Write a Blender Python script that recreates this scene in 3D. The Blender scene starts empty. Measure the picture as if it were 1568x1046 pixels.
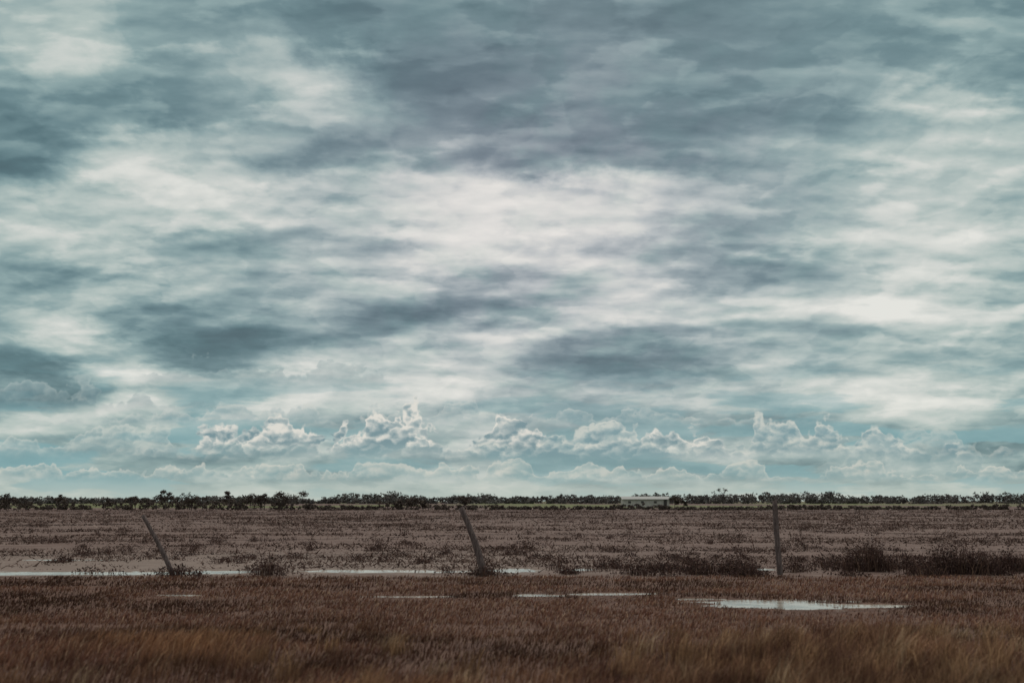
import bpy, math, numpy as np
from mathutils import Vector
rng=np.random.default_rng(7)
S=bpy.context.scene
S.view_settings.view_transform='Standard'; S.view_settings.look='None'; S.view_settings.exposure=0
COL=S.collection
F=995.6; PITCH=math.radians(9.1); H=1.6
def lin(c):
    return tuple(((v/255)/12.92 if v/255<=.04045 else ((v/255+.055)/1.055)**2.4) for v in c)
# ---------------- camera
cam=bpy.data.cameras.new("camera"); co=bpy.data.objects.new("camera",cam); COL.objects.link(co)
co.location=(0,0,H); co.rotation_euler=(math.radians(90)+PITCH,0,0)
cam.lens=35; cam.sensor_width=36; cam.clip_end=20000; cam.clip_start=.1
cam.dof.use_dof=True; cam.dof.focus_distance=32; cam.dof.aperture_fstop=1.2
S.camera=co
def gp(px,py):   # photo position (1568 wide) -> ground point, used once to survey positions
    a=(px-784)/1.53125/F; b=-(py-523)/1.53125/F
    y=math.cos(PITCH)-b*math.sin(PITCH); z=math.sin(PITCH)+b*math.cos(PITCH)
    t=H/-z
    return a*t,y*t
# ---------------- numpy noise
_T=rng.random((256,256))
def vn(x,y):
    xi=np.floor(x).astype(int); yi=np.floor(y).astype(int); fx=x-xi; fy=y-yi
    fx=fx*fx*(3-2*fx); fy=fy*fy*(3-2*fy)
    g=lambda i,j:_T[i%256,j%256]
    return (g(xi,yi)*(1-fx)+g(xi+1,yi)*fx)*(1-fy)+(g(xi,yi+1)*(1-fx)+g(xi+1,yi+1)*fx)*fy
def fbm(x,y,o=4):
    s=0;a=.5;t=0
    for i in range(o):
        s=s+a*vn(x*2**i+17.3*i,y*2**i+9.1*i); t+=a; a*=.5
    return s/t
def sstep(a,b,x):
    t=np.clip((x-a)/(b-a),0,1); return t*t*(3-2*t)
# ---------------- node helpers
class NT:
    def __init__(s,nt): s.nt=nt; s.n=nt.nodes; s.l=nt.links
    def put(s,sock,v):
        if isinstance(v,bpy.types.NodeSocket): s.l.new(v,sock)
        else: sock.default_value=v
    def m(s,op,a,b=None,c=None,clamp=False):
        n=s.n.new('ShaderNodeMath'); n.operation=op; n.use_clamp=clamp
        s.put(n.inputs[0],a)
        if b is not None: s.put(n.inputs[1],b)
        if c is not None: s.put(n.inputs[2],c)
        return n.outputs[0]
    def mr(s,v,a,b,c=0.,d=1.,smooth=True):
        n=s.n.new('ShaderNodeMapRange'); n.interpolation_type='SMOOTHSTEP' if smooth else 'LINEAR'
        for i,q in enumerate((v,a,b,c,d)): s.put(n.inputs[i],q)
        return n.outputs[0]
    def mix(s,f,a,b):
        n=s.n.new('ShaderNodeMix'); n.data_type='RGBA'
        s.put(n.inputs[0],f)
        s.put(n.inputs[6],a if isinstance(a,bpy.types.NodeSocket) else (*a,1))
        s.put(n.inputs[7],b if isinstance(b,bpy.types.NodeSocket) else (*b,1))
        return n.outputs[2]
    def xyz(s,x,y,z=0.):
        n=s.n.new('ShaderNodeCombineXYZ'); s.put(n.inputs[0],x); s.put(n.inputs[1],y); s.put(n.inputs[2],z); return n.outputs[0]
    def noise(s,v,scale,detail=4.,rough=.5,dist=0.,dim='3D'):
        n=s.n.new('ShaderNodeTexNoise'); n.noise_dimensions=dim
        s.put(n.inputs['Vector'],v); n.inputs['Scale'].default_value=scale; n.inputs['Detail'].default_value=detail
        n.inputs['Roughness'].default_value=rough; n.inputs['Distortion'].default_value=dist
        return n.outputs[0],n.outputs[1]
    def vor(s,v,scale):
        n=s.n.new('ShaderNodeTexVoronoi'); n.feature='F1'; n.voronoi_dimensions='2D'
        s.put(n.inputs['Vector'],v); n.inputs['Scale'].default_value=scale
        return n.outputs['Distance']
    def ramp(s,f,stops,interp='LINEAR'):
        n=s.n.new('ShaderNodeValToRGB'); r=n.color_ramp; r.interpolation=interp
        while len(r.elements)>1: r.elements.remove(r.elements[0])
        r.elements[0].position=stops[0][0]; r.elements[0].color=(*stops[0][1],1)
        for p,c in stops[1:]:
            e=r.elements.new(p); e.color=(*c,1)
        s.put(n.inputs[0],f); return n.outputs[0]
# ---------------- world : broken overcast sky
W=bpy.data.worlds.new("sky"); S.world=W; W.use_nodes=True
W.node_tree.nodes.clear(); N=NT(W.node_tree)
SUN_EL=math.radians(48); SUN_AZ=math.radians(10)
tc=N.n.new('ShaderNodeTexCoord'); sp=N.n.new('ShaderNodeSeparateXYZ'); N.l.new(tc.outputs['Generated'],sp.inputs[0])
x,y,z=sp.outputs
ya=N.m('MAXIMUM',N.m('ABSOLUTE',y),.25)
U=N.m('DIVIDE',x,ya); V=N.m('DIVIDE',N.m('MAXIMUM',z,0.),ya)
vp=N.m('ADD',V,.22)
P=N.xyz(N.m('DIVIDE',U,vp),N.m('DIVIDE',1.,vp))
k=N.m('DIVIDE',vp,.65)
wf,wc=N.noise(P,5.5,6.,.56,0.,'2D')
ws=N.n.new('ShaderNodeSeparateColor'); N.l.new(wc,ws.inputs[0])
dU=N.m('MULTIPLY',N.m('MULTIPLY',N.m('SUBTRACT',ws.outputs[0],.5),.17),k)
dV=N.m('MULTIPLY',N.m('MULTIPLY',N.m('SUBTRACT',ws.outputs[1],.5),.11),N.m('POWER',k,2.4))
U2=N.m('ADD',U,dU); V2=N.m('ADD',V,dV)
rows=[
(760,[172]*17),
(735,[168,172,160,150,152,160,162,168,158,160,160,160,158,156,156,154,150]),
(705,[160,162,148,138,134,138,134,136,136,136,146,148,146,148,150,144,140]),
(680,[160,160,165,155,150,160,155,150,155,152,150,148,138,150,158,138,132]),
(640,[168,168,168,154,164,170,154,162,162,154,160,164,154,152,146,142,138]),
(605,[112,106,165,176,176,190,190,186,188,178,172,166,160,192,194,174,150]),
(582,[116,112,182,182,182,202,192,184,180,160,150,142,150,176,184,172,152]),
(562,[105,122,205,106,116,210,186,160,146,116,102,98,146,146,164,166,156]),
(540,[116,168,160,98,110,178,170,160,166,122,112,118,172,172,176,182,168]),
(515,[124,196,122,104,116,146,142,152,184,130,142,172,198,184,184,196,176]),
(480,[140,140,122,132,150,160,122,116,138,172,196,182,204,198,220,186,176]),
(430,[154,132,158,176,150,150,158,164,174,194,196,160,164,166,190,174,166]),
(380,[154,170,164,148,170,184,164,190,204,192,164,148,156,174,184,190,174]),
(340,[168,176,180,190,204,186,190,200,220,224,212,160,158,168,186,202,176]),
(300,[164,186,198,214,188,172,180,192,214,214,194,158,152,158,180,184,172]),
(240,[90,116,186,178,176,122,120,158,126,106,110,128,156,172,184,188,174]),
(180,[108,104,108,122,146,168,150,124,110,114,112,116,134,144,170,190,174]),
(120,[136,132,134,138,172,180,114,98,110,124,122,118,118,122,126,136,128]),
(60,[162,178,156,142,142,112,98,98,110,130,120,112,120,126,128,138,122]),
(0,[162,174,158,142,130,106,106,112,122,120,104,104,116,126,130,124,116]),
(-120,[150]*17),(-420,[215]*17)]  # last row: unseen overhead sky, brightened to lift the light on the ground
cp,spn=math.cos(PITCH),math.sin(PITCH)
up=N.m('DIVIDE',N.m('ADD',U2,.65),1.3)
acc=None; pv=None
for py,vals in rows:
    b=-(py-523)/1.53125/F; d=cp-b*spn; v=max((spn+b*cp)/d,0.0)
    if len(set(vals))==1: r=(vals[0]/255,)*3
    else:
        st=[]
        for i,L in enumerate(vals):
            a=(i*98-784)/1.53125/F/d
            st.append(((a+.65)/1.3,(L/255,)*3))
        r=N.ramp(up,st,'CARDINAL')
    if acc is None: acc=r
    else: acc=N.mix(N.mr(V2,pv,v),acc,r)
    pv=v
L0=N.m('MULTIPLY',acc,1.0)
d1,_=N.noise(P,5.,6.,.5,0.,'2D')
ue=N.m('MULTIPLY',U,.62)
q3=N.xyz(ue,N.m('MULTIPLY',V,1.9))
e1,_=N.noise(q3,9.,7.,.5,0.,'2D')
q4=N.xyz(N.m('ADD',ue,-.003),N.m('MULTIPLY',N.m('ADD',V,.008),1.9))
e2,_=N.noise(q4,9.,7.,.5,0.,'2D')
rel=N.m('SUBTRACT',e1,e2)
# flat stratus layers, seen edge-on at mid elevations
sv=N.xyz(N.m('MULTIPLY',U,.15),N.m('ADD',V,N.m('MULTIPLY',N.m('SUBTRACT',d1,.5),.010)))
s1,_=N.noise(sv,38.,6.,.52,0.,'2D')
sam=N.m('MULTIPLY',N.mr(V,.36,.19,0.,1.),N.mr(V,.04,.10,.6,1.))
L1=N.m('ADD',L0,N.m('MULTIPLY',N.m('SUBTRACT',d1,.47),.08))
L1=N.m('ADD',L1,N.m('MULTIPLY',N.m('SUBTRACT',e1,.47),.09))
L1=N.m('ADD',L1,N.m('MULTIPLY',N.m('SUBTRACT',N.mr(e1,.50,.57),.4),.055))
L1=N.m('ADD',L1,N.m('MULTIPLY',N.m('SUBTRACT',N.mr(d1,.53,.48),.4),.045))
L1=N.m('ADD',L1,N.m('MULTIPLY',rel,N.mr(V,.5,.2,.4,.8)))
L1=N.m('ADD',L1,N.m('MULTIPLY',N.m('MULTIPLY',N.m('SUBTRACT',s1,.49),sam),.55))
teal=N.ramp(L1,[(p/255,lin(c)) for p,c in [(60,(76,100,105)),(90,(86,113,118)),(120,(107,134,138)),(150,(138,162,162)),(180,(176,190,185)),(210,(206,210,204)),(240,(226,226,219))]])
lav=N.ramp(L1,[(p/255,lin(c)) for p,c in [(60,(84,95,105)),(90,(97,110,120)),(120,(118,130,139)),(150,(147,156,162)),(180,(182,186,188)),(210,(210,209,206)),(240,(228,224,219))]])
gu=N.m('DIVIDE',N.m('SUBTRACT',U,.03),.28); gv=N.m('DIVIDE',N.m('SUBTRACT',V,.3),.24)
g=N.m('EXPONENT',N.m('MULTIPLY',N.m('ADD',N.m('MULTIPLY',gu,gu),N.m('MULTIPLY',gv,gv)),-1.))
g=N.m('MULTIPLY',g,N.mr(wf,.3,.6,.5,1.1),clamp=True)
col=N.mix(g,teal,lav)
low=N.m('MULTIPLY',N.mr(V,.17,.04),N.mr(N.m('ABSOLUTE',U),.1,.4,.6,1.))
gap=N.m('MULTIPLY',N.m('MULTIPLY',N.mr(s1,.5,.42),low),.75)
col=N.mix(gap,col,lin((124,166,172)))
hz=N.mr(V,.03,.0)
col=N.mix(N.m('MULTIPLY',hz,.7),col,lin((182,193,185)))
# shared billow field for the cumulus banks
q=N.xyz(U,N.m('MULTIPLY',V,1.5))
nf,nc=N.noise(q,42.,6.,.60,0.,'2D')
def vma(v,mul,add):
    n=N.n.new('ShaderNodeVectorMath'); n.operation='MULTIPLY_ADD'
    N.l.new(v,n.inputs[0]); n.inputs[1].default_value=mul
    if isinstance(add,tuple): n.inputs[2].default_value=add
    else: N.l.new(add,n.inputs[2])
    return n.outputs[0]
qn=vma(nc,(.030,.024,0),q)
qs=vma(qn,(1,1,1),(.0020,-.0055,0))
def bil(v): return N.m('SUBTRACT',1.,N.m('ADD',N.m('MULTIPLY',N.vor(v,29.),.66),N.m('MULTIPLY',N.vor(v,85.),.34)))
bl=bil(qn); bs=bil(qs)
relief=N.m('SUBTRACT',bs,bl)
for (b0,h0,fr,cu,su,seed,op,dk,lt,rl) in [
  (.118,.034,13.,-.25,.10,4.1,.45,(106,132,138),(160,176,175),.9),
  (.094,.034,12.,-.45,.12,6.6,.5,(98,126,134),(168,182,180),.9),
  (.030,.045,12.,.50,.16,9.2,.5,(122,151,156),(186,194,189),1.4),
  (.078,.022,16.,-.10,.32,2.2,.5,(132,156,161),(200,203,197),1.5),
  (.050,.050,18.,-.07,.25,5.2,.95,(112,139,147),(221,217,208),2.0),
  (.047,.038,16.,.22,.24,7.7,.8,(115,145,153),(202,204,196),1.8),
  (.047,.026,16.,-.42,.20,3.1,.6,(124,152,157),(196,202,195),1.5),
  (.022,.017,20.,.0,.9,1.3,.7,(132,160,163),(202,203,194),1.5),]:
    un=N.m('DIVIDE',N.m('SUBTRACT',U,cu),su)
    env=N.m('EXPONENT',N.m('MULTIPLY',N.m('POWER',N.m('ABSOLUTE',un),3.),-1.))
    prof,_=N.noise(N.xyz(N.m('ADD',U,seed),N.m('ADD',N.m('MULTIPLY',V,.6),seed)),fr,4.,.58,0.,'2D')
    prof=N.m('MULTIPLY',N.mr(prof,.33,.66,.12,1.1),env)
    t=N.m('DIVIDE',N.m('SUBTRACT',N.m('ADD',V,N.m('MULTIPLY',N.m('SUBTRACT',nf,.5),.008)),b0),h0)
    e=N.m('SUBTRACT',N.m('ADD',prof,N.m('MULTIPLY',N.m('SUBTRACT',bl,.60),.7)),t)
    mk=N.m('MULTIPLY',N.m('MULTIPLY',N.mr(e,0.,.12),N.mr(t,-.30,.25)),N.mr(env,.02,.3))
    sh=N.m('ADD',N.m('MULTIPLY',t,.55),N.m('MULTIPLY',relief,rl))
    sh=N.m('ADD',sh,N.m('ADD',N.m('MULTIPLY',N.m('SUBTRACT',nf,.5),.9),.18))
    sh=N.m('ADD',sh,N.mr(e,.30,.0,0.,.35))
    cc=N.ramp(sh,[(0,lin(dk)),(.45,lin(tuple((a+b)/2 for a,b in zip(dk,lt)))),(.85,lin(lt))])
    col=N.mix(N.m('MULTIPLY',mk,op),col,cc)
nish=N.n.new('ShaderNodeTexSky'); nish.sky_type='NISHITA'; nish.sun_disc=False
nish.sun_elevation=SUN_EL; nish.sun_rotation=SUN_AZ
b1=N.n.new('ShaderNodeBackground'); b1.inputs[1].default_value=.08; N.l.new(nish.outputs[0],b1.inputs[0])
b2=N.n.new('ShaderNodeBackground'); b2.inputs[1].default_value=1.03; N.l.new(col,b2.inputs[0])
ms=N.n.new('ShaderNodeMixShader'); ms.inputs[0].default_value=.95
N.l.new(b1.outputs[0],ms.inputs[1]); N.l.new(b2.outputs[0],ms.inputs[2])
wo=N.n.new('ShaderNodeOutputWorld'); N.l.new(ms.outputs[0],wo.inputs[0])
sl=bpy.data.lights.new("sun",'SUN'); sl.energy=1.3; sl.angle=math.radians(16); sl.color=(1,.95,.88)
so=bpy.data.objects.new("sun",sl); COL.objects.link(so)
sd=Vector((math.sin(SUN_AZ)*math.cos(SUN_EL),math.cos(SUN_AZ)*math.cos(SUN_EL),math.sin(SUN_EL)))
so.rotation_euler=sd.to_track_quat('Z','Y').to_euler(); so.location=(0,0,30)

# ---------------- materials
def newmat(name):
    m=bpy.data.materials.new(name); m.use_nodes=True
    t=NT(m.node_tree); b=m.node_tree.nodes['Principled BSDF']; b.inputs['Roughness'].default_value=.9
    b.inputs['Specular IOR Level'].default_value=.1
    return m,t,b
def attrmat(name,rough=.9):
    m,t,b=newmat(name); a=t.n.new('ShaderNodeAttribute'); a.attribute_name='col'
    t.l.new(a.outputs['Color'],b.inputs['Base Color']); b.inputs['Roughness'].default_value=rough
    return m
# ---------------- puddles (centre x,y, half-width, half-depth, edge raggedness)
pud=[]
def strip(x0,x1,py,dep,rg=1.):
    a,yy=gp(x0,py); b,_=gp(x1,py); pud.append(((a+b)/2,yy,(b-a)/2,dep,rg))
strip(-260,275,877,.55,.75); strip(255,410,875,.5,.8); strip(470,700,874,.48,.9); strip(750,840,873,.5); strip(865,905,872,.4); strip(1120,1180,871,.4)
strip(1075,1335,925,.58); strip(1030,1100,917,.14)
strip(235,320,911,.11); strip(570,700,913,.11); strip(790,860,911,.20); strip(880,985,909,.16)
strip(40,140,857,.2)
def pudm(x,y,grow=0.,front=0.):
    r=np.full(np.shape(x),9.)
    w=(fbm(x*1.6+3,y*4.+5,5)-.5)
    for cx,cy,hw,hd,rg in pud:
        c=cy-front/2; d=hd+front/2+grow
        q=np.sqrt(np.abs((x-cx)/(hw+grow))**2.4+np.abs((y-c)/d)**2)+w*2.0*rg
        r=np.minimum(r,q)
    return sstep(1.2,.85,r)
def hgt(x,y):
    near=sstep(300,60,y)
    pw=pudm(x,y,.5,1.5)
    h=(fbm(x*.9,y*.9,4)-.5)*.07+(fbm(x*.12+9,y*.12,3)-.5)*.10*sstep(22,60,y)
    return h*near*(1-pw) - .045*pudm(x,y)
# ---------------- ground sheet
xs=np.concatenate([np.arange(0,20,.11),20+.13*np.cumsum(1.07**np.arange(1,110))]); xs=xs[xs<9000]; xs=np.append(xs,9000)
xs=np.concatenate([-xs[:0:-1],xs])
yf=np.arange(3,28,.08); yb=28+.10*np.cumsum(1.045**np.arange(1,200)); yb=yb[yb<9000]; yb=np.append(yb,9000)
yn=3-.1*np.cumsum(1.25**np.arange(1,34)); yn=yn[::-1]
ys=np.concatenate([yn,yf,yb])
X,Y=np.meshgrid(xs,ys); Z=hgt(X,Y)
def mesh_np(name,verts,loops,sizes,mat,cols=None,smooth=False):
    me=bpy.data.meshes.new(name)
    me.vertices.add(len(verts)); me.vertices.foreach_set('co',np.asarray(verts,np.float32).ravel())
    me.loops.add(len(loops)); me.loops.foreach_set('vertex_index',np.asarray(loops,np.int32))
    me.polygons.add(len(sizes)); st=np.concatenate([[0],np.cumsum(sizes)[:-1]]).astype(np.int32)
    me.polygons.foreach_set('loop_start',st); me.polygons.foreach_set('loop_total',np.asarray(sizes,np.int32))
    if smooth: me.polygons.foreach_set('use_smooth',np.ones(len(sizes),bool))
    me.update(calc_edges=True)
    if cols is not None:
        a=me.color_attributes.new('col','FLOAT_COLOR','POINT')
        c=np.ones((len(verts),4),np.float32); c[:,:3]=cols; a.data.foreach_set('color',c.ravel())
    me.materials.append(mat)
    o=bpy.data.objects.new(name,me); COL.objects.link(o); return o
ny,nx=X.shape
idx=np.arange(nx*ny).reshape(ny,nx)
q=np.stack([idx[:-1,:-1],idx[:-1,1:],idx[1:,1:],idx[1:,:-1]],-1).reshape(-1,4)
gm,t,b=newmat("dry_paddock_soil")
geo=t.n.new('ShaderNodeNewGeometry'); gs=t.n.new('ShaderNodeSeparateXYZ'); t.l.new(geo.outputs['Position'],gs.inputs[0])
gx,gy,gz=gs.outputs
pos=geo.outputs['Position']
n1,_=t.noise(pos,.22,6.,.6); n2,_=t.noise(pos,1.7,6.,.65); n3,_=t.noise(pos,9.,5.,.65); n4,_=t.noise(pos,.035,5.,.55)
pv_=t.xyz(t.m('MULTIPLY',gx,.25),gy); n5,_=t.noise(pv_,.9,5.,.6)
nearc=t.mix(t.mr(n2,.35,.68),(.075,.040,.031),(.13,.073,.055))
nearc=t.mix(t.m('MULTIPLY',t.mr(n3,.45,.7),.5),nearc,(.18,.11,.08))
farc=t.mix(t.mr(n2,.35,.65),(.125,.080,.068),(.175,.120,.103))
farc=t.mix(t.m('MULTIPLY',t.mr(n5,.48,.62),.5),farc,(.10,.062,.052))
farc=t.mix(t.m('MULTIPLY',t.mr(n1,.5,.7),.45),farc,(.22,.16,.137))
farc=t.mix(t.m('MULTIPLY',t.m('MULTIPLY',t.mr(gx,9.,-4.),t.mr(gy,38.,26.)),.45),farc,(.26,.21,.18))
c=t.mix(t.mr(t.m('ADD',gy,t.m('MULTIPLY',t.m('SUBTRACT',n2,.5),6.)),20.5,23.5),nearc,farc)
farf=t.mix(t.mr(n4,.4,.6),(.105,.066,.057),(.155,.104,.09))
c=t.mix(t.mr(gy,50.,140.),c,farf)
gn=t.xyz(t.m('MULTIPLY',gx,.012),t.m('MULTIPLY',gy,.003)); n6,_=t.noise(gn,1.,3.)
grn=t.m('MULTIPLY',t.mr(gy,230.,250.),t.mr(n6,.44,.52))
c=t.mix(grn,c,(.13,.135,.062))
t.l.new(c,b.inputs['Base Color'])
bp=t.n.new('ShaderNodeBump'); bp.inputs['Strength'].default_value=.8; bp.inputs['Distance'].default_value=.03
t.l.new(t.m('ADD',n3,n2),bp.inputs['Height']); t.l.new(bp.outputs[0],b.inputs['Normal'])
mesh_np("ground",np.stack([X,Y,Z],-1).reshape(-1,3),q.ravel(),np.full(len(q),4),gm,smooth=True)
# ---------------- water
wm,t,b=newmat("muddy_water"); b.inputs['Roughness'].default_value=.14
b.inputs['Specular IOR Level'].default_value=.5
geo=t.n.new('ShaderNodeNewGeometry'); nn,_=t.noise(geo.outputs['Position'],14.,3.); n0,_=t.noise(geo.outputs['Position'],2.5,4.)
t.l.new(t.mix(t.mr(n0,.35,.65),(.26,.22,.18),(.48,.42,.355)),b.inputs['Base Color'])
bp=t.n.new('ShaderNodeBump'); bp.inputs['Strength'].default_value=.15; bp.inputs['Distance'].default_value=.01; t.l.new(nn,bp.inputs['Height']); t.l.new(bp.outputs[0],b.inputs['Normal'])
for i,(cx,cy,hw,hd,rg) in enumerate(pud):
    n=64; an=np.linspace(0,2*np.pi,n,endpoint=False)
    rr=1.7+.1*np.sin(an*3+i)+.06*np.sin(an*7+2*i)
    vx=cx+hw*rr*np.sign(np.cos(an))*np.abs(np.cos(an))**.8; vy=cy+hd*rr*np.sin(an)
    mesh_np("puddle",np.stack([vx,vy,np.full(n,-.012+.0006*i)],-1),np.arange(n),[n],wm)
# ---------------- grass
def blades(x,y,z0,h,w,lean,az,c,seg=2,tipc=1.25):
    n=len(x); f=rng.uniform(0,np.pi,n)
    wx=np.cos(f)*w/2; wy=np.sin(f)*w/2; lx=np.cos(az)*lean*h; ly=np.sin(az)*lean*h
    if seg==2:
        v=np.stack([np.stack([x-wx,y-wy,z0],-1),np.stack([x+wx,y+wy,z0],-1),
          np.stack([x+wx*.8+lx*.35,y+wy*.8+ly*.35,z0+h*.6],-1),np.stack([x-wx*.8+lx*.35,y-wy*.8+ly*.35,z0+h*.6],-1),
          np.stack([x+lx,y+ly,z0+h*np.sqrt(np.clip(1-lean**2*.4,.2,1))],-1)],1)
        base=np.arange(n)[:,None]*5
        loops=(base+np.array([[0,1,2,3,3,2,4]])).ravel(); sizes=np.tile([4,3],n)
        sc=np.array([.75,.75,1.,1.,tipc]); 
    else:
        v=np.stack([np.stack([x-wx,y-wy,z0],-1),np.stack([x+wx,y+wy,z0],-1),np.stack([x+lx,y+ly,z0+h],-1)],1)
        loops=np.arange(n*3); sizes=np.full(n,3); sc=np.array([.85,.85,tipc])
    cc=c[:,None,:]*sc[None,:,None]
    return v.reshape(-1,3),loops,sizes,cc.reshape(-1,3)
def merge(parts):
    V_=[];L_=[];S_=[];C_=[];o=0
    for v,l,s,c in parts: V_.append(v);L_.append(l+o);S_.append(s);C_.append(c);o+=len(v)
    return np.concatenate(V_),np.concatenate(L_),np.concatenate(S_),np.concatenate(C_)
def pal(n,cols,wts):
    i=rng.choice(len(cols),n,p=np.array(wts)/sum(wts)); c=np.array(cols)[i]*rng.uniform(.75,1.25,(n,1)); return c
gmat=attrmat("dry_grass")
n=310000
y=5.5*(21.8/5.5)**rng.random(n); x=rng.uniform(-1,1,n)*(y*.62+4)
tn=fbm(x*.9+40,y*1.1,4)
tall=sstep(.44,.62,tn); zone=sstep(13.5,8.0,y+ (fbm(x*.3,y*.1+60,2)-.5)*5)
rt=sstep(0,5,x)
p=pudm(x,y,.05,.8); pin=pudm(x,y,.0,0)
h=.03+.06*rng.random(n)+tall*zone*(.10+.12*rt)*rng.uniform(.3,1.3,n)+zone*.07*rng.random(n)
h=h*(1-.6*p)
keep=((pin<.35)|(rng.random(n)<.03))&(rng.random(n)<(.4+.6*sstep(.35,.55,fbm(x*1.3,y*1.3+20,3))))
x,y,h,tall,zone,tn=[a[keep] for a in (x,y,h,tall,zone,tn)]; n=len(x)
c=pal(n,[(.145,.066,.047),(.20,.103,.066),(.098,.048,.038),(.32,.212,.145)],[4,3,2,1])
gold=np.array([.37,.20,.105]); m_=np.clip(sstep(.44,.7,tn)*zone*rng.uniform(.2,1.,n),0,1)[:,None]
c=c*(1-m_)+gold*m_*rng.uniform(.6,1.2,(n,1))
patch=fbm(x*.35+5,y*.8+33,4); c*= (.5+.85*sstep(.35,.62,patch))[:,None]
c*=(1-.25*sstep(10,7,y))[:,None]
az=rng.normal(.1,.8,n)
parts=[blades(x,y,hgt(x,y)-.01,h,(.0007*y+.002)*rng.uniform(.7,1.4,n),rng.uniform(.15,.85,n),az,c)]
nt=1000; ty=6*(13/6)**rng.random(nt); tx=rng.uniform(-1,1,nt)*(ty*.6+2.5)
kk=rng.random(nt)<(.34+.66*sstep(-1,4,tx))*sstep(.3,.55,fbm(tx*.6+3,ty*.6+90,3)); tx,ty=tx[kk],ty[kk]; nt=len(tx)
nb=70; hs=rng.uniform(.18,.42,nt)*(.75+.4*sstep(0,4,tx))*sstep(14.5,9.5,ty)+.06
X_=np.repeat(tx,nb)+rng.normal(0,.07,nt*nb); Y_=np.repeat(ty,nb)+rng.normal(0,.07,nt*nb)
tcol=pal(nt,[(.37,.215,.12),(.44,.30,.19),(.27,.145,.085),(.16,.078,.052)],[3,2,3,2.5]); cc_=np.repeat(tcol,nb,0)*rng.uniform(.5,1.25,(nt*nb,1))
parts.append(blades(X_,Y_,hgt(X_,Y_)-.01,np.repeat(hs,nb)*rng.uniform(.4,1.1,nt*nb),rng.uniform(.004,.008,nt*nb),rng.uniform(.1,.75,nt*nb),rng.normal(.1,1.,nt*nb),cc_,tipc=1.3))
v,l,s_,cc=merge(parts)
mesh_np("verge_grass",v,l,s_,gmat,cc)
# paddock tussocks
nt=21000
ty=22*(190/22)**rng.random(nt); tx=rng.uniform(-1,1,nt)*(ty*.62+6)
dn=fbm(tx*.12,ty*.35+7,4); keep=(rng.random(nt)<sstep(.38,.62,dn)*.85+.10)&(pudm(tx,ty,.3,1.5)<.2)
tx,ty,dn=tx[keep],ty[keep],dn[keep]; nt=len(tx)
sz=rng.lognormal(-.05,.6,nt)*np.clip(.55+ty/140,.5,1.2)
nb=18
bx=np.repeat(tx,nb)+rng.normal(0,.26,nt*nb)*np.repeat(sz,nb)*1.6; by=np.repeat(ty,nb)+rng.normal(0,.16,nt*nb)*np.repeat(sz,nb)
bh=np.repeat(sz,nb)*.055*rng.uniform(.4,1.3,nt*nb)
tc_=pal(nt,[(.10,.062,.052),(.13,.082,.068),(.165,.11,.093),(.22,.16,.137)],[4,4,2.5,.7])
c=np.repeat(tc_,nb,0)*rng.uniform(.85,1.15,(nt*nb,1))
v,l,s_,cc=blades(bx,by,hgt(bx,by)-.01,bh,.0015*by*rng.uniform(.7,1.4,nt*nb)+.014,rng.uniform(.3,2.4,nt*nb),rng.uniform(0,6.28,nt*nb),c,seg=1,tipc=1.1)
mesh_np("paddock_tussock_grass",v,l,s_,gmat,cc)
# ---------------- scrub
def quads(c,size,colr):
    n=len(c); a=rng.normal(size=(n,3)); a/=np.linalg.norm(a,axis=1)[:,None]; b_=rng.normal(size=(n,3)); b_-=a*(a*b_).sum(1)[:,None]; b_/=np.linalg.norm(b_,axis=1)[:,None]
    s=size[:,None]; v=np.stack([c-a*s,c-b_*s*.6,c+a*s,c+b_*s*.6],1).reshape(-1,3)
    return v,np.arange(n*4),np.full(n,4),np.repeat(colr,4,0)
def shrub(cx,cy,w,hh,dens=1.,dark=(.072,.040,.035)):
    n=int(160*dens); x=cx+rng.normal(0,w*.34,n); y=cy+rng.normal(0,.18,n)
    env=np.exp(-((x-cx)/(w*.55))**2)*(.5+1.*fbm(x*2.6,y*0+cx,3))
    h=hh*env*rng.uniform(.4,1.15,n)+.04
    c=pal(n,[dark,(.115,.065,.05),(.18,.11,.078)],[5,3,1])
    p1=blades(x,y,hgt(x,y)-.02,h,np.full(n,.012),rng.uniform(.1,.7,n),rng.uniform(0,6.28,n),c)
    m=int(300*dens); i=rng.integers(0,n,m); f=rng.uniform(.25,1,m)
    cen=np.stack([x[i]+rng.normal(0,.05,m),y[i]+rng.normal(0,.05,m),h[i]*f],-1)
    p2=quads(cen,rng.uniform(.012,.035,m),pal(m,[dark,(.105,.06,.05),(.055,.038,.033)],[4,2,2]))
    return merge([p1,p2])
smat=attrmat("scrub")
def put_shrub(px,py,wpx,hpx,dens=1.,name="dry_shrub"):
    cx,cy=gp(px,py); k_=cy/F/1.53125
    v,l,s,c=shrub(cx,cy,wpx*k_,hpx*k_,dens); mesh_np(name,v,l,s,smat,c)
for a in [(1325,874,90,50,3.4),(1385,870,60,28,1.5),(1455,880,90,54,3.6),(1505,880,70,42,2.5),(1552,876,70,38,2.5),(412,882,36,28,.8),(268,882,46,20,1),(1270,868,60,22,1),(745,882,50,18,1),(1062,870,50,24,1),(1215,876,40,18,1)]:
    put_shrub(*a)
parts=[]
for i in range(46):
    px=rng.uniform(840,1568) if rng.random()<.88 else rng.uniform(0,840); py=rng.uniform(870,884); cx,cy=gp(px,py); k_=cy/F/1.53125
    sc_=1. if px>840 else .5
    parts.append(shrub(cx,cy,rng.uniform(20,70)*k_,rng.uniform(6,24)*k_*sc_,rng.uniform(.3,1.)*sc_))
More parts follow.
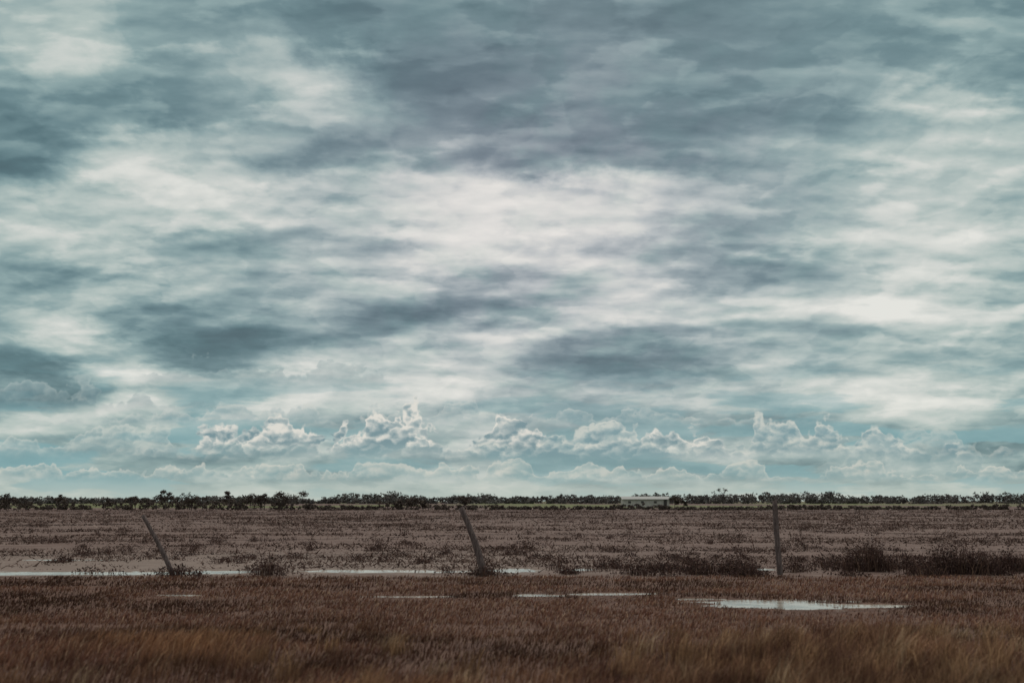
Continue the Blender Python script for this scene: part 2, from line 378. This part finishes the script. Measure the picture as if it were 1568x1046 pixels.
for i in range(150):
    py=795+68*rng.random()**.8; px=rng.uniform(-100,1668); cx,cy=gp(px,py); k_=cy/F/1.53125
    parts.append(shrub(cx,cy,rng.uniform(10,36)*k_,rng.uniform(4,10)*k_,.35))
v,l,s,c=merge(parts); mesh_np("fence_line_weeds",v,l,s,smat,c)
# ---------------- posts
pm,t,b=newmat("weathered_wood"); geo=t.n.new('ShaderNodeTexCoord')
mp=t.n.new('ShaderNodeMapping'); mp.inputs['Scale'].default_value=(30,30,2.5); t.l.new(geo.outputs['Object'],mp.inputs[0])
n1,_=t.noise(mp.outputs[0],1.5,6.,.65)
t.l.new(t.mix(t.mr(n1,.35,.65),(.07,.050,.048),(.17,.13,.122)),b.inputs['Base Color'])
bp=t.n.new('ShaderNodeBump'); bp.inputs['Strength'].default_value=.7; bp.inputs['Distance'].default_value=.01; t.l.new(n1,bp.inputs['Height']); t.l.new(bp.outputs[0],b.inputs['Normal'])
posts=[]
def post(pxb,pyb,pxt,pyt,r0,r1,bow):
    bx,by=gp(pxb,pyb); k_=by/F/1.53125
    dx=(pxt-pxb)*k_; hh=(pyb-pyt)*k_*1.0
    bz=float(hgt(np.array([bx]),np.array([by]))[0])
    segs=14; sid=12; vs=[]
    for i in range(segs+1):
        f=i/segs; cx=dx*f+bow*math.sin(math.pi*f); cy=.05*f; r=r0*(1-f)+r1*f
        for j in range(sid):
            a=2*math.pi*j/sid; rr=r*(1+.12*math.sin(2*a+1+f)+.14*(rng.random()-.5)+.08*math.sin(5*a+f*3))
            vs.append((cx+rr*math.cos(a),cy+rr*math.sin(a),-.25*(1-f)*(i==0)+hh*f+(.035*math.cos(a+1) if i==segs else 0)))
    fs=[[i*sid+j,i*sid+(j+1)%sid,(i+1)*sid+(j+1)%sid,(i+1)*sid+j] for i in range(segs) for j in range(sid)]
    fs.append([segs*sid+j for j in range(sid)])
    me=bpy.data.meshes.new("fence_post"); me.from_pydata(vs,[],fs); me.materials.append(pm)
    for p_ in me.polygons[:-1]: p_.use_smooth=True
    o=bpy.data.objects.new("fence_post",me); o.location=(bx,by,bz); COL.objects.link(o)
    posts.append((bx,by,bz,dx,hh,bow))
post(266,882,214,794,.055,.042,.03)
post(742,882,706,782,.080,.055,.04)
post(1195,880,1192,771,.058,.050,-.015)
wmt,t,b=newmat("rusty_wire"); b.inputs['Base Color'].default_value=(.08,.06,.055,1)
cu=bpy.data.curves.new("fence_wire",'CURVE'); cu.dimensions='3D'; cu.bevel_depth=.0032; cu.materials.append(wmt)
ext=[(-24,posts[0][1]-.3,0,-.3,1.25,0)]+posts+[(posts[2][0]+7.5,posts[2][1]+.2,0,.1,1.4,0)]+[(posts[2][0]+15,posts[2][1]+.3,0,0,1.4,0)]
for f in (.38,.62,.88):
    pts=[]
    for a,c_ in zip(ext[:-1],ext[1:]):
        A=(a[0]+a[3]*f,a[1]-.07,a[2]+a[4]*f); B=(c_[0]+c_[3]*f,c_[1]-.07,c_[2]+c_[4]*f)
        for i in range(12):
            u=i/12; pts.append((A[0]*(1-u)+B[0]*u,A[1]*(1-u)+B[1]*u,A[2]*(1-u)+B[2]*u-.12*4*u*(1-u)*.5))
    spl=cu.splines.new('POLY'); spl.points.add(len(pts)-1)
    for i,p_ in enumerate(pts): spl.points[i].co=(*p_,1)
COL.objects.link(bpy.data.objects.new("fence_wire",cu))
# ---------------- trees
tmat=attrmat("tree_foliage")
def limb(a,b,r0,r1):
    a=np.array(a);b=np.array(b);vs=[]
    for p_,r in((a,r0),(b,r1)):
        for j in range(4): vs.append(p_+np.array([math.cos(j*1.571)*r,math.sin(j*1.571)*r,0]))
    l=[]
    for j in range(4): l+= [j,(j+1)%4,4+(j+1)%4,4+j]
    return np.array(vs),np.array(l),np.full(4,4),np.tile([.09,.07,.065],(8,1))
TC=((.072,.051,.048),(.088,.067,.056),(.11,.088,.067))
def tree(x0,y0,h,w,nl,ls,cols=TC,trunk=.35):
    parts=[]; bz=-.1
    top=(x0+rng.normal(0,.04*h),y0,h*.6); parts.append(limb((x0,y0,bz),top,h*.025+.02,h*.012+.01))
    nc=max(5,int(5+w)); cs=[]
    for i in range(nc):
        cx=x0+rng.uniform(-.5,.5)*w*.85; cz=h*rng.uniform(trunk,.88)
        cz=min(cz,h*(1-.45*abs(cx-x0)/(w*.5+.01))); cy=y0+rng.uniform(-.4,.4)*w
        cs.append((cx,cy,cz)); parts.append(limb((x0,y0,h*rng.uniform(.2,.5)),(cx,cy,cz),h*.012,h*.004))
    i=rng.integers(0,nc,nl); cen=np.array(cs)[i]; d=rng.normal(size=(nl,3)); d/=np.linalg.norm(d,axis=1)[:,None]
    rad=rng.uniform(.12,.24,nc)[i]*(w*.5+h*.5)
    cen=cen+d*(rng.random(nl)**.5*rad)[:,None]*np.array([1.1,1.,.7]); cen[:,2]=np.clip(cen[:,2],.02,None)
    cc=pal(nl,list(cols),[3,3,2])*rng.uniform(.7,1.3,nc)[i][:,None]
    parts.append(quads(cen,ls*rng.uniform(.6,1.3,nl),cc)); return merge(parts)
for px,h,w in [(260,4.1,2.4),(356,3.9,1.9),(388,3.0,3),(450,4.1,5.6),(410,3.2,2),(24,3.2,5.),(215,3.2,1.7),(712,3.1,3.),(640,2.3,3.),(98,3.3,1.6),(300,3.3,2.6)]:
    x0=(px-784)/1.53125/F*186; v,l,s,c=tree(x0,186,h,w,int(300+160*w),.15,trunk=.4); mesh_np("gum_tree",v,l,s,tmat,c)
parts=[]
for xx in np.arange(-150,150,1.1):
    px=xx/190*F*1.53125+784
    e=2.0 if px<420 else 1.7 if px<540 else .75
    if 560<px<960: e=.9
    if 595<px<650: e=1.9
    nz=vn(np.array([xx*.13]),np.array([3.]))[0]; nz2=vn(np.array([xx*.5]),np.array([8.]))[0]
    h=e*(.3+.8*nz+.5*nz2)*rng.uniform(.75,1.2)
    parts.append(tree(xx+rng.normal(0,.5),190+rng.normal(0,2.5),h,rng.uniform(2.,4.6),180,.19,trunk=.05))
v,l,s,c=merge(parts); mesh_np("shrub_hedgerow",v,l,s,tmat,c)
parts=[]
for row,(yy,lo,hi,st) in enumerate([(600,2.0,5.,4.5),(760,3.2,9.0,3.0)]):
    for xx in np.arange(-yy*.75,yy*.75,st):
        px=xx/yy*F*1.53125+784
        m_=vn(np.array([xx*.018+row*9]),np.array([row*5.+.5]))[0]; m2=vn(np.array([xx*.07]),np.array([row*3+.2]))[0]
        h=lo+(hi-lo)*(.6*m_+.5*m2)*rng.uniform(.65,1.2)
        if rng.random()<.04: h*=1.4
        if px>1040: h*=1.15
        if px<500: h*=.8
        if row==0 and m_<.35: continue
        if row==1 and m2<.18: h*=.45
        parts.append(tree(xx+rng.normal(0,2.5),yy+rng.normal(0,8),h,rng.uniform(5,15),130,.8,cols=((.105,.090,.090),(.122,.108,.103),(.148,.133,.118)),trunk=.03))  # leaf colours lightened, distance haze painted into them
v,l,s,c=merge(parts); mesh_np("distant_treeline",v,l,s,tmat,c)
# ---------------- long white farm shed
sm,t,b=newmat("pale_cladding"); geo=t.n.new('ShaderNodeNewGeometry'); n1,_=t.noise(geo.outputs['Position'],1.2,4.)
t.l.new(t.mix(t.mr(n1,.3,.7),(.38,.35,.33),(.50,.46,.43)),b.inputs['Base Color'])
rm,t,b=newmat("grey_metal_roof"); b.inputs['Base Color'].default_value=(.30,.29,.28,1); b.inputs['Roughness'].default_value=.6
dm,t,b=newmat("dark_opening"); b.inputs['Base Color'].default_value=(.08,.07,.07,1)
sy=280
sx0=(952-784)/1.53125/F*sy; sx1=(1022-784)/1.53125/F*sy
em=bpy.data.objects.new("farm_shed",None); COL.objects.link(em); em.location=((sx0+sx1)/2,sy,0)
Ls=sx1-sx0
def part(name,vs,fs,mat):
    me=bpy.data.meshes.new(name); me.from_pydata(vs,[],fs); me.materials.append(mat); o=bpy.data.objects.new(name,me); COL.objects.link(o); o.parent=em
def box(name,x0,x1,y0,y1,z0,z1,mat):
    part(name,[(x0,y0,z0),(x1,y0,z0),(x1,y1,z0),(x0,y1,z0),(x0,y0,z1),(x1,y0,z1),(x1,y1,z1),(x0,y1,z1)],[(0,3,2,1),(4,5,6,7),(0,1,5,4),(1,2,6,5),(2,3,7,6),(3,0,4,7)],mat)
h_=Ls/2
part("walls",[(-h_,0,0),(h_,0,0),(h_,6,0),(-h_,6,0),(-h_,0,2.2),(h_,0,2.2),(h_,6,2.2),(-h_,6,2.2),(-h_,3,2.85),(h_,3,2.85)],[(0,1,5,4),(1,2,6,9,5),(2,3,7,6),(3,0,4,8,7)],sm)
part("roof",[(-h_-.4,-.4,2.14),(h_+.4,-.4,2.14),(h_+.4,3,2.92),(-h_-.4,3,2.92),(h_+.4,6.4,2.14),(-h_-.4,6.4,2.14),(-h_-.4,-.4,2.04),(h_+.4,-.4,2.04)],[(0,1,2,3),(3,2,4,5),(6,7,1,0)],rm)
for i in range(3):
    cx=-h_+Ls*(i+.5)/3.6; box("window_%d"%i,cx-.4,cx+.4,-.03,.02,1.0,1.6,dm)
box("door",h_-1.6,h_-.7,-.04,.02,.05,1.95,dm)
for px,h,w in [(1030,3.2,3.5),(1044,2.4,3)]:
    x0=(px-784)/1.53125/F*276; v,l,s,c=tree(x0,276,h,w,400,.28,trunk=.1); mesh_np("bush",v,l,s,tmat,c)
